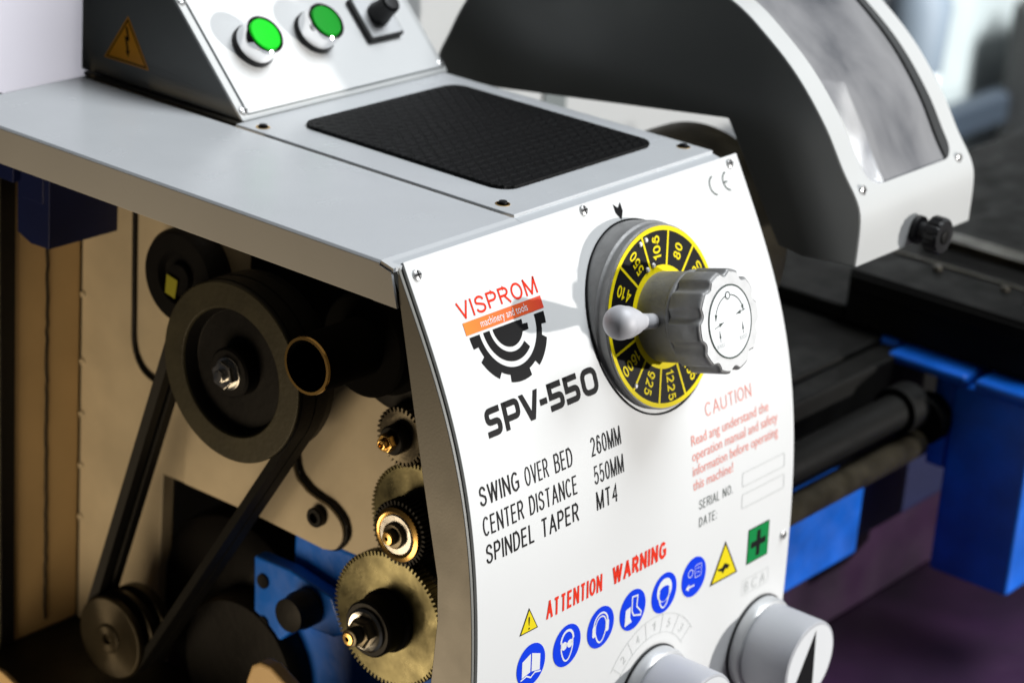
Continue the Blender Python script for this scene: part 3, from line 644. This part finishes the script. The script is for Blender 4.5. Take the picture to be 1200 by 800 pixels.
# belts in both groove pairs: tangent runs round the two wheels
def belt(xc):
    R1, R2 = .0575, .0280; c1 = Vector((pc.y, pc.z)); c2 = Vector((sc_.y, sc_.z)); d = c2-c1; D = d.length; a0 = math.atan2(d.y, d.x); b_ = math.acos((R1-R2)/D)
    path = [(c1.x+R1*math.cos(t), c1.y+R1*math.sin(t)) for t in np.linspace(a0+b_, a0+2*math.pi-b_, 60)]
    path += [(c2.x+R2*math.cos(t), c2.y+R2*math.sin(t)) for t in np.linspace(a0-b_, a0+b_, 30)]
    P = []; n = len(path)
    for i in range(n):
        a, c = path[i], path[(i+1) % n]; l = math.hypot(c[0]-a[0], c[1]-a[1]); k = max(1, int(l/.012))
        for j in range(k): P.append((a[0]+(c[0]-a[0])*j/k, a[1]+(c[1]-a[1])*j/k))
    bm = B(); rings = []; n = len(P)
    for i in range(n):
        a, c = Vector(P[i-1]), Vector(P[(i+1) % n]); t = (c-a).normalized(); nn = Vector((t.y, -t.x)); p = Vector(P[i])
        rings.append([bm.verts.new((xc+u, p.x+nn.x*h, p.y+nn.y*h)) for u, h in ((-.0052, .0022), (.0052, .0022), (.0036, -.0040), (-.0036, -.0040))])
    for i in range(n):
        a, c = rings[i], rings[(i+1) % n]
        for k in range(4): bm.faces.new((a[k], a[(k+1) % 4], c[(k+1) % 4], c[k]))
    return bm
belts = []
for xo in (.0090, .0214): part('drive_belt', belt(.05+xo), BELTM)
# motor
bm = B(); rev(bm, [(.020, 0), (.060, .002), (.072, .010), (.074, .02), (.074, .10), (.02, .10)], (.1150, .2400, -.3560), PX, 64); part('motor', bm, DARK, .001)
bm = B(); rev(bm, [(.050, 0), (.054, .006), (.054, .02)], (.0960, .2050, -.3750), PX, 48); part('motor_flange', bm, DARK)
# spindle: tube, its boss and the drum behind
tc_ = Vector((.0200, .0862, -.0942))
bm = B(); rev(bm, [(.0160, 0), (.0178, 0), (.0181, .0015), (.0183, .02), (.0183, .07), (.0160, .07)], tc_, PX, 56, close=True)
rev(bm, [(0, .02), (.0161, .02)], tc_, PX, 40, mi=2)
for f in bm.faces:
    if f.material_index == 0 and f.calc_center_median().x > .0225: f.material_index = 1
spd = part('spindle_tube', bm, [GOLD, MATTE, MATTE])
bm = B(); rev(bm, [(.0184, 0), (.031, .001), (.033, .003), (.033, .012), (.029, .014), (.036, .020), (.036, .034), (.02, .034)], tc_+Vector((.048, 0, 0)), PX, 64); part('spindle_drum', bm, MATTE, .0005, spd)
bm = B(); rev(bm, [(.040, 0), (.046, .003), (.046, .012)], tc_+Vector((.077, -.004, -.004)), PX, 56); part('bearing_cover', bm, DARK, .0006)
bm = B(); prism(bm, [(.020, -.006), (.020, -.095)]+[(.085+.052*math.cos(R_(a)), -.095+.052*math.sin(R_(a))) for a in range(215, 350, 6)]+[(.150, -.125), (.215, -.090), (.215, -.006)], (.1030, 0, 0), (0, 1, 0), (0, 0, 1), (1, 0, 0), .0065); part('bearing_housing', bm, DARK, .002)
# change gears
def gear(bm, c, r, n, t, hole=0, mi=0, dep=.0028):
    P = []
    for i in range(n):
        for k, rr in ((0, r-dep), (.22, r-dep), (.36, r), (.64, r), (.78, r-dep)):
            a = 2*math.pi*(i+k)/n; P.append((rr*math.cos(a), rr*math.sin(a)))
    prism(bm, P, c, (0, 1, 0), (0, 0, 1), (1, 0, 0), t, mi)
g1 = Vector((.0860, .0655, -.1525)); bm = B(); gear(bm, g1, .0192, 34, .010); G = part('change_gear', bm, STEELG, label='small dull steel gear at the top')
bm = B(); rev(bm, [(.0095, 0), (.0095, .008), (.0085, .009), (.0060, .009)], g1, XA, 32); part('gear_hub', bm, DARK, 0, G)
bm = B(); prism(bm, [(.0062*math.cos(R_(60*i)), .0062*math.sin(R_(60*i))) for i in range(6)], g1+Vector((-.0150, 0, 0)), (0, 1, 0), (0, 0, 1), (1, 0, 0), .0062); rev(bm, [(.0036, 0), (.0034, .003), (.0020, .0034), (.0018, .001)], g1+Vector((-.0150, 0, 0)), XA, 20); part('gear_nut', bm, GOLD, .0006, G)
g2 = Vector((.0880, .0500, -.2045)); bm = B(); gear(bm, g2, .0372, 76, .009); G = part('change_gear', bm, BRASS, label='brass gear in the middle with a small gear before it')
g2f = Vector((.0690, .0478, -.2062)); bm = B(); gear(bm, g2f, .0212, 40, .012); part('pinion', bm, DARK, 0, G)
bm = B(); rev(bm, [(.0140, 0), (.0172, 0), (.0175, .0010), (.0175, .0022), (.0150, .0030), (.0138, .0026)], g2f+Vector((-.0002, 0, 0)), XA, 48, close=True); part('brass_ring', bm, GOLD, 0, G)
bm = B(); rev(bm, [(.0136, 0), (.0136, .0022), (.0125, .0030), (.0070, .0030)], g2f, XA, 44); part('washer', bm, STEEL, 0, G)
bm = B(); rev(bm, [(.0084, .002), (.0084, .0050), (.0074, .0060), (.0050, .0062), (.0050, .0092), (.0042, .0102)], g2f, XA, 32); part('gear_shaft', bm, STEELG, 0, G)
bm = B(); rev(bm, [(.0043, .0100), (.0038, .0112), (.0014, .0114), (.0012, .0102)], g2f, XA, 24); part('shaft_tip', bm, GOLD, 0, G)
g3 = Vector((.0700, .0530, -.2680)); bm = B(); gear(bm, g3, .0448, 88, .010); G = part('change_gear', bm, BRASS, label='large brass gear at the bottom')
bm = B(); rev(bm, [(.0205, 0), (.0205, .003), (.0185, .005), (.0185, .0180), (.0172, .0195), (.0140, .0195)], g3, XA, 48); part('gear_hub', bm, DARK, 0, G)
bm = B(); rev(bm, [(.0143, .0190), (.0143, .0212), (.0128, .0222), (.0100, .0215)], g3, XA, 44); part('washer', bm, STEEL, 0, G)
bm = B(); rev(bm, [(.0098, .020), (.0098, .0270), (.0084, .0285), (.0062, .0290)], g3, XA, 6); rev(bm, [(.0058, .026)]+[(.0058-.0006*(i % 2), .0285+.0006*i) for i in range(13)]+[(.0044, .0362)], g3, XA, 28); part('gear_shaft', bm, STEELG, 0, G)
bm = B(); rev(bm, [(.0044, .0360), (.0038, .0374), (.0016, .0376), (.0014, .0362)], g3, XA, 24); part('shaft_tip', bm, GOLD, 0, G)
# blue castings
bm = B(); box(bm, .1130, .1600, .02, .175, -.50, -.2615); part('gearbox_body', bm, BLUE, .004)
bm = B(); prism(bm, [(.196, -.285), (.163, -.284), (.125, -.2900), (.112, -.312), (.122, -.318), (.150, -.3200), (.170, -.340), (.180, -.346), (.1935, -.340)], (.0980, 0, 0), (0, 1, 0), (0, 0, 1), (1, 0, 0), .012); br = part('adjusting_bracket', bm, BLUE, .002)
for y, z in ((.1860, -.3005), (.1845, -.3315)):
    bm = B(); rev(bm, [(.0052, 0), (.0052, .0012), (.0040, .0010)], (.0978, y, z), XA, 24); part('bracket_hole', bm, INK, 0, br)
bm = B(); rev(bm, [(.0130, 0), (.0130, .010), (.0115, .014), (.0115, .020), (.005, .021)], (.0975, .1440, -.3030), XA, 32); part('bracket_knob', bm, DARK, 0, br)
bm = B(); prism(bm, [(.1490, -.40), (.1490, -.3400), (.1450, -.3280), (.1380, -.3230), (.1280, -.3225), (.08, -.345), (.08, -.40)], (.0450, 0, 0), (0, 1, 0), (0, 0, 1), (1, 0, 0), .012); part('foot_bracket', bm, CREAM, .003)
bm = B(); prism(bm, [(.345, -.3890), (.330, -.3890), (.295, -.40), (.295, -.44), (.345, -.44)], (-.004, 0, 0), (0, 1, 0), (0, 0, 1), (1, 0, 0), .004); part('door_hinge', bm, CREAM, .001)
bm = B(); prism(bm, [(.355, -.003), (.355, -.085), (.342, -.0900), (.324, -.0895), (.324, -.003)], (.0300, 0, 0), (0, 1, 0), (0, 0, 1), (1, 0, 0), .060); box(bm, .0290, .0306, .329, .350, -.060, -.030); box(bm, .024, .0298, .352, .368, -.05, -.02); part('switch_box', bm, NAVY, .002)

# ---------------------------------------------------------------- chuck and its guard
bm = B(); rev(bm, [(.02, 0), (.074, 0), (.077, .003), (.077, .055), (.074, .058), (.030, .058)], (.3750, .0900, -.0980), PX, 80); chuck = part('chuck', bm, BRONZE, .001)
bm = B(); rev(bm, [(.040, 0), (.040, .057)], (.3175, .0900, -.0980), PX, 48); part('spindle_nose', bm, BRONZE, 0, chuck)
GX0, GX1 = .3700, .5200
outl = catmull([(-.0755, -.0670, 0), (-.0752, -.0400, 0), (-.0715, -.0250, 0), (-.0575, -.0060, 0), (-.0400, .0200, 0), (-.0150, .0476, 0), (.0120, .0690, 0), (.0405, .0861, 0), (.0900, .1030, 0), (.1500, .1060, 0), (.2100, .0900, 0), (.2480, .0640, 0), (.2676, .0378, 0), (.2800, .0130, 0), (.2890, -.0080, 0), (.2830, -.0240, 0)], 6)
outl = [(p.x, p.y) for p in outl]
under = [(.0352, .0072), (-.0150, -.0690), (-.0340, -.0715)]
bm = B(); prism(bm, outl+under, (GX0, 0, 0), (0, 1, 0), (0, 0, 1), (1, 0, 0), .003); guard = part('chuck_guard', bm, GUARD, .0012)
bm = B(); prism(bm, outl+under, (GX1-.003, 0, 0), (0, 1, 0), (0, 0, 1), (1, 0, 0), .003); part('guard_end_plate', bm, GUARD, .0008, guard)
# curved white skin with a rounded-corner window: rings of quads between outline and window
def skin():
    bm = B(); cum = [0]
    for a, c in zip(outl, outl[1:]): cum.append(cum[-1]+math.hypot(c[0]-a[0], c[1]-a[1]))
    ys_ = [p[0] for p in outl]; zs_ = [p[1] for p in outl]; Lg = cum[-1]
    def at(x, l, h=0):
        y = float(np.interp(l, cum, ys_)); z = float(np.interp(l, cum, zs_)); y2 = float(np.interp(min(l+.004, Lg), cum, ys_)); z2 = float(np.interp(min(l+.004, Lg), cum, zs_))
        y1 = float(np.interp(max(l-.004, 0), cum, ys_)); z1 = float(np.interp(max(l-.004, 0), cum, zs_)); d = Vector((y2-y1, z2-z1)).normalized()
        return Vector((x, y-d.y*h, z+d.x*h))
    x0, x1, l0, l1, r = GX0+.0200, GX1-.0180, .0500, .330, .014
    t = B(); V = lambda x, l: t.verts.new((x, l, 0))
    def face(P): t.faces.new([V(*p) for p in P])
    face([(GX0, 0), (GX1, 0), (GX1, l0), (GX0, l0)]); face([(GX0, l1), (GX1, l1), (GX1, Lg), (GX0, Lg)])
    face([(GX0, l0), (x0, l0), (x0, l1), (GX0, l1)]); face([(x1, l0), (GX1, l0), (GX1, l1), (x1, l1)])
    for cx, cl, a in ((x0, l0, 180), (x1, l0, 270), (x1, l1, 0), (x0, l1, 90)):
        ox = cx+r*(1 if cx == x0 else -1); ol = cl+r*(1 if cl == l0 else -1)
        arc = [(ox+r*math.cos(R_(a+90*i/8)), ol+r*math.sin(R_(a+90*i/8))) for i in range(9)]
        for p, q in zip(arc, arc[1:]): face([(cx, cl), p, q])
    k = 1
    while k*.004 < Lg:
        bmesh.ops.bisect_plane(t, geom=t.verts[:]+t.edges[:]+t.faces[:], dist=1e-7, plane_co=(0, k*.004, 0), plane_no=(0, 1, 0)); k += 1
    for v in t.verts: v.co = at(v.co.x, v.co.y, .0003)
    bmesh.ops.remove_doubles(t, verts=t.verts[:], dist=1e-5); bm = t
    ex = bmesh.ops.extrude_face_region(bm, geom=bm.faces[:]); vs = [g for g in ex['geom'] if isinstance(g, bmesh.types.BMVert)]
    for v in vs:
        i = min(range(len(outl)), key=lambda i: (outl[i][0]-v.co.y)**2+(outl[i][1]-v.co.z)**2); a, c = outl[max(i-1, 0)], outl[min(i+1, len(outl)-1)]
        d = Vector((c[0]-a[0], c[1]-a[1])).normalized(); v.co.y += d.y*.0014; v.co.z -= d.x*.0014
    g = B(); rows = []
    for i in range(81):
        l = .046+.288*i/80; rows.append([g.verts.new(at(x, l, -.0018)) for x in np.linspace(GX0+.0165, GX1-.0145, 9)])
    for a, c in zip(rows, rows[1:]):
        for k in range(8): g.faces.new((a[k], a[k+1], c[k+1], c[k]))
    q = B(); rows = []
    for i in range(61):
        l = .0505+.27*i/60; rows.append([q.verts.new(at(x, l, -.0001)) for x in (GX1-.0285+.010*min(1, i/60*2.2)*.4, GX1-.0180)])
    for a, c in zip(rows, rows[1:]): q.faces.new((a[0], a[1], c[1], c[0]))
    return bm, g, at, q
sk, gl, GAT, edge_strip = skin()
part('guard_skin', sk, WHITE, 0, guard); part('guard_window', gl, GLASS, 0, guard); part('dark_edge_strip', edge_strip, mat('edge_strip_grey', (.035, .037, .038), .5), 0, guard)  # dark strip added for the shaded end plate behind the window
for x, l in ((GX0+.0100, .0500), (GX1-.0150, .0480)):
    p = GAT(x, l, .0004); bm = B(); screw(bm, p, (0, -1, .15), .0036); part('guard_screw', bm, [SCREWM, INK], 0, guard)
kc = Vector((.4450, -.0757, -.0570)); bm = B(); KL = lobes(14, .0120, .0128, 8, .5); ZU = Vector((0, 0, 1))
rev(bm, [(.0098, 0), (.0098, .0040), (.0062, .0046), (.0062, .0120)], kc, (0, -1, 0), 32)
loft(bm, [(sc(KL, .90), kc+Vector((0, -.0115, 0)), PX, ZU), (KL, kc+Vector((0, -.0128, 0)), PX, ZU), (KL, kc+Vector((0, -.0205, 0)), PX, ZU), (sc(KL, .90), kc+Vector((0, -.0222, 0)), PX, ZU)])
gk = part('guard_knob', bm, BLACKP, 0, guard, smooth=30)
bm = B(); rev(bm, [(.0050, 0), (.0050, .0010), (.0042, .0014), (0, .0014)], kc+Vector((0, -.0221, 0)), (0, -1, 0), 24); part('knob_insert', bm, BEDST, 0, guard)
# splash back behind the chuck
bm = B(); box(bm, .3250, .98, .3950, .3980, -.40, .06); box(bm, .3250, .98, .3900, .3947, .045, .062); part('splash_back', bm, WHITE, .0008)
bm = B(); box(bm, .5350, .5640, .3925, .3947, -.100, .005); box(bm, .640, .672, .3925, .3947, -.20, -.040); part('splash_bracket', bm, BGG, .001)

# ---------------------------------------------------------------- bed, carriage, feed rods, tray
bedp = [(.002, -.310), (.002, -.370), (.012, -.374), (.25, -.374), (.25, -.225), (.04, -.225), (.04, -.300)]
bm = B(); prism(bm, bedp, (.3200, 0, 0), (0, 1, 0), (0, 0, 1), (1, 0, 0), .249); part('bed', bm, BLUE, .003)
bm = B(); prism(bm, [(y+.012 if y < .02 else y, z) for y, z in bedp], (.5692, 0, 0), (0, 1, 0), (0, 0, 1), (1, 0, 0), .95); part('bed_shaded_part', bm, NAVY, .003)  # same blue bed; the apron's cast shadow is painted as navy
bm = B(); box(bm, .3195, 1.5, .0390, .255, -.2248, -.2185); part('bed_top', bm, BEDST, .002)
bm = B(); box(bm, .3200, 1.52, .035, .245, -.4550, -.3745); part('bed_foot', bm, TRAYM, .002)
bm = B(); box(bm, .3190, 1.5, .0150, .0385, -.296, -.222); part('bed_way', bm, BEDST, .003)
bm = B(); rev(bm, [(.0105, 0), (.0105, .268), (.0085, .270)], (.3310, -.020, -.2790), PX, 32); part('lead_screw', bm, BRONZE)
bm = B(); rev(bm, [(.0135, 0), (.0135, .240), (.0185, .2405), (.0185, .262)], (.3310, -.012, -.2480), PX, 32); part('feed_rod', bm, BEDST)
bm = B(); box(bm, .6370, 1.30, -.1000, .0780, -.2185, -.1735); box(bm, .6330, .6368, -.0985, .076, -.190, -.176); box(bm, .6370, 1.30, .0785, .2000, -.2185, -.2050); sad = part('saddle', bm, BEDST, .003)
bm = B(); box(bm, .90, 1.10, -.120, .030, -.1733, -.1600); part('cross_slide', bm, BEDST, .002)
bm = B(); box(bm, .742, .764, -.0985, .076, -.1733, -.1660); box(bm, .700, .704, -.0985, .076, -.1733, -.1722); part('slide_gib', bm, BRONZE, .002)
for x, y in ((.690, -.030), (.690, .030)):
    bm = B(); rev(bm, [(.0036, 0), (.0036, .002), (.0028, .003), (0, .0031)], (x, y, -.1734), (0, 0, 1), 20); part('slide_screw', bm, BRONZE)
bm = B(); rev(bm, [(.009, 0), (.009, .02), (.012, .022), (.012, .03), (0, .031)], (.93, -.055, -.160), (0, 0, 1), 24); part('clamp_screw', bm, GOLD, .001)
bm = B(); rev(bm, [(.009, 0), (.012, .012), (.015, .03), (.010, .045), (0, .048)], (.668, -.066, -.173), (0, -.3, 1), 28); part('slide_handle', bm, STEEL)
bm = B(); box(bm, .6200, .68, -.1035, -.0340, -.3880, -.2290); box(bm, .6240, .68, -.0335, -.0150, -.305, -.2290); box(bm, .6120, .68, -.1050, -.0530, -.2285, -.2195); box(bm, .6120, .68, -.0470, .0230, -.2285, -.2195); box(bm, .6300, .66, .0235, .20, -.255, -.2185); part('apron', bm, BLUE, .004)
bm = B(); rev(bm, [(.012, 0), (.020, .001), (.020, .018), (.012, .02)], (.605, -.016, -.2640), PX, 28); part('half_nut', bm, BEDST, .001)
bm = B(); box(bm, .02, 1.9, -.30, .45, -.470, -.4560); box(bm, .35, 1.9, .0520, .0640, -.4557, -.4430); box(bm, .02, 1.9, .4505, .456, -.47, -.40); part('chip_tray', bm, TRAYM, .003)
for x0, x1 in ((.03, .45), (1.1, 1.6)):
    bm = B(); box(bm, x0, x1, -.10, .44, -1.05, -.4705); part('stand', bm, FRAME, .004)

# ---------------------------------------------------------------- mat lying in the tray plate
MATM = bpy.data.materials.new('ribbed_rubber'); MATM.use_nodes = True
nt = MATM.node_tree; b = nt.nodes['Principled BSDF']; b.inputs['Base Color'].default_value = (.004, .004, .0042, 1); b.inputs['Roughness'].default_value = .55; b.inputs['Specular IOR Level'].default_value = .14
tc = nt.nodes.new('ShaderNodeTexCoord')
def nd(t, **k):
    n = nt.nodes.new(t)
    for a, v in k.items(): setattr(n, a, v)
    return n
def wave(dirn, sc_, rot=0):
    mp = nd('ShaderNodeMapping'); mp.inputs['Rotation'].default_value = (0, 0, rot); nt.links.new(tc.outputs['Object'], mp.inputs[0])
    w = nd('ShaderNodeTexWave', wave_type='BANDS', bands_direction=dirn); w.inputs['Scale'].default_value = sc_; nt.links.new(mp.outputs[0], w.inputs[0]); return w.outputs['Fac']
def ridge(rot, sc_, p):
    n = nd('ShaderNodeMath', operation='POWER'); nt.links.new(wave('X', sc_, rot), n.inputs[0]); n.inputs[1].default_value = p; return n.outputs[0]
def both(a, c_):
    n = nd('ShaderNodeMath', operation='MAXIMUM'); nt.links.new(a, n.inputs[0]); nt.links.new(c_, n.inputs[1]); return n.outputs[0]
hgt = both(both(ridge(R_(38), 42, 5), ridge(R_(-38), 42, 5)), ridge(R_(90), 42, 9))
bp = nd('ShaderNodeBump'); bp.inputs['Strength'].default_value = 1; bp.inputs['Distance'].default_value = .0012; nt.links.new(hgt, bp.inputs['Height']); nt.links.new(bp.outputs[0], b.inputs['Normal'])
bm = B(); prism(bm, rrect(.1410, .2975, .0405, .2130, .013, 8), (0, 0, .00115), (1, 0, 0), (0, 1, 0), (0, 0, 1), .0022)
mo = obj('rubber_mat', bm, MATM, None, .0008); mo['label'] = 'black ribbed rubber mat lying on top of the grey headstock'; mo['category'] = 'mat'

# ---------------------------------------------------------------- blurred machines behind
t = thing('workshop_machine', 'blurred white and grey machine far behind the chuck guard', 'machine', (2.6, 1.1, -1.05))
bm = B(); box(bm, 2.20, 2.49, 1.0, 1.07, -1.05, .35); obj('column', bm, BGW, t, .015, 3)
bm = B(); box(bm, 2.53, 3.6, 1.05, 1.6, -1.05, .5); obj('cabinet', bm, BGG, t, .02)
bm = B(); box(bm, 2.44, 2.95, .96, .998, -.64, -.585); obj('rail', bm, mat('rail_slate', (.012, .018, .026), .5), t, .01)
bm = B(); rev(bm, [(.05, 0), (.055, .1), (.03, .16)], (2.25, .93, -.47), (0, 0, 1), 24); rev(bm, [(.035, 0), (.04, .1), (.01, .13)], (2.30, .95, -.62), (0, 0, 1), 24); obj('lever_group', bm, mat('slate', (.08, .10, .12), .5), t)
bm = B(); rev(bm, [(.09, 0), (.11, .10), (.08, .28), (.05, .34)], (2.47, .90, -1.04), (0, 0, 1), 32); obj('base_foot', bm, BGB, t)
bm = B(); box(bm, 2.66, 2.95, .86, .985, -.80, -.43); rev(bm, [(.04, 0), (.045, .05), (.02, .07)], (2.71, .90, -.428), (0, 0, 1), 24); obj('tool_head', bm, BGD, t, .02)
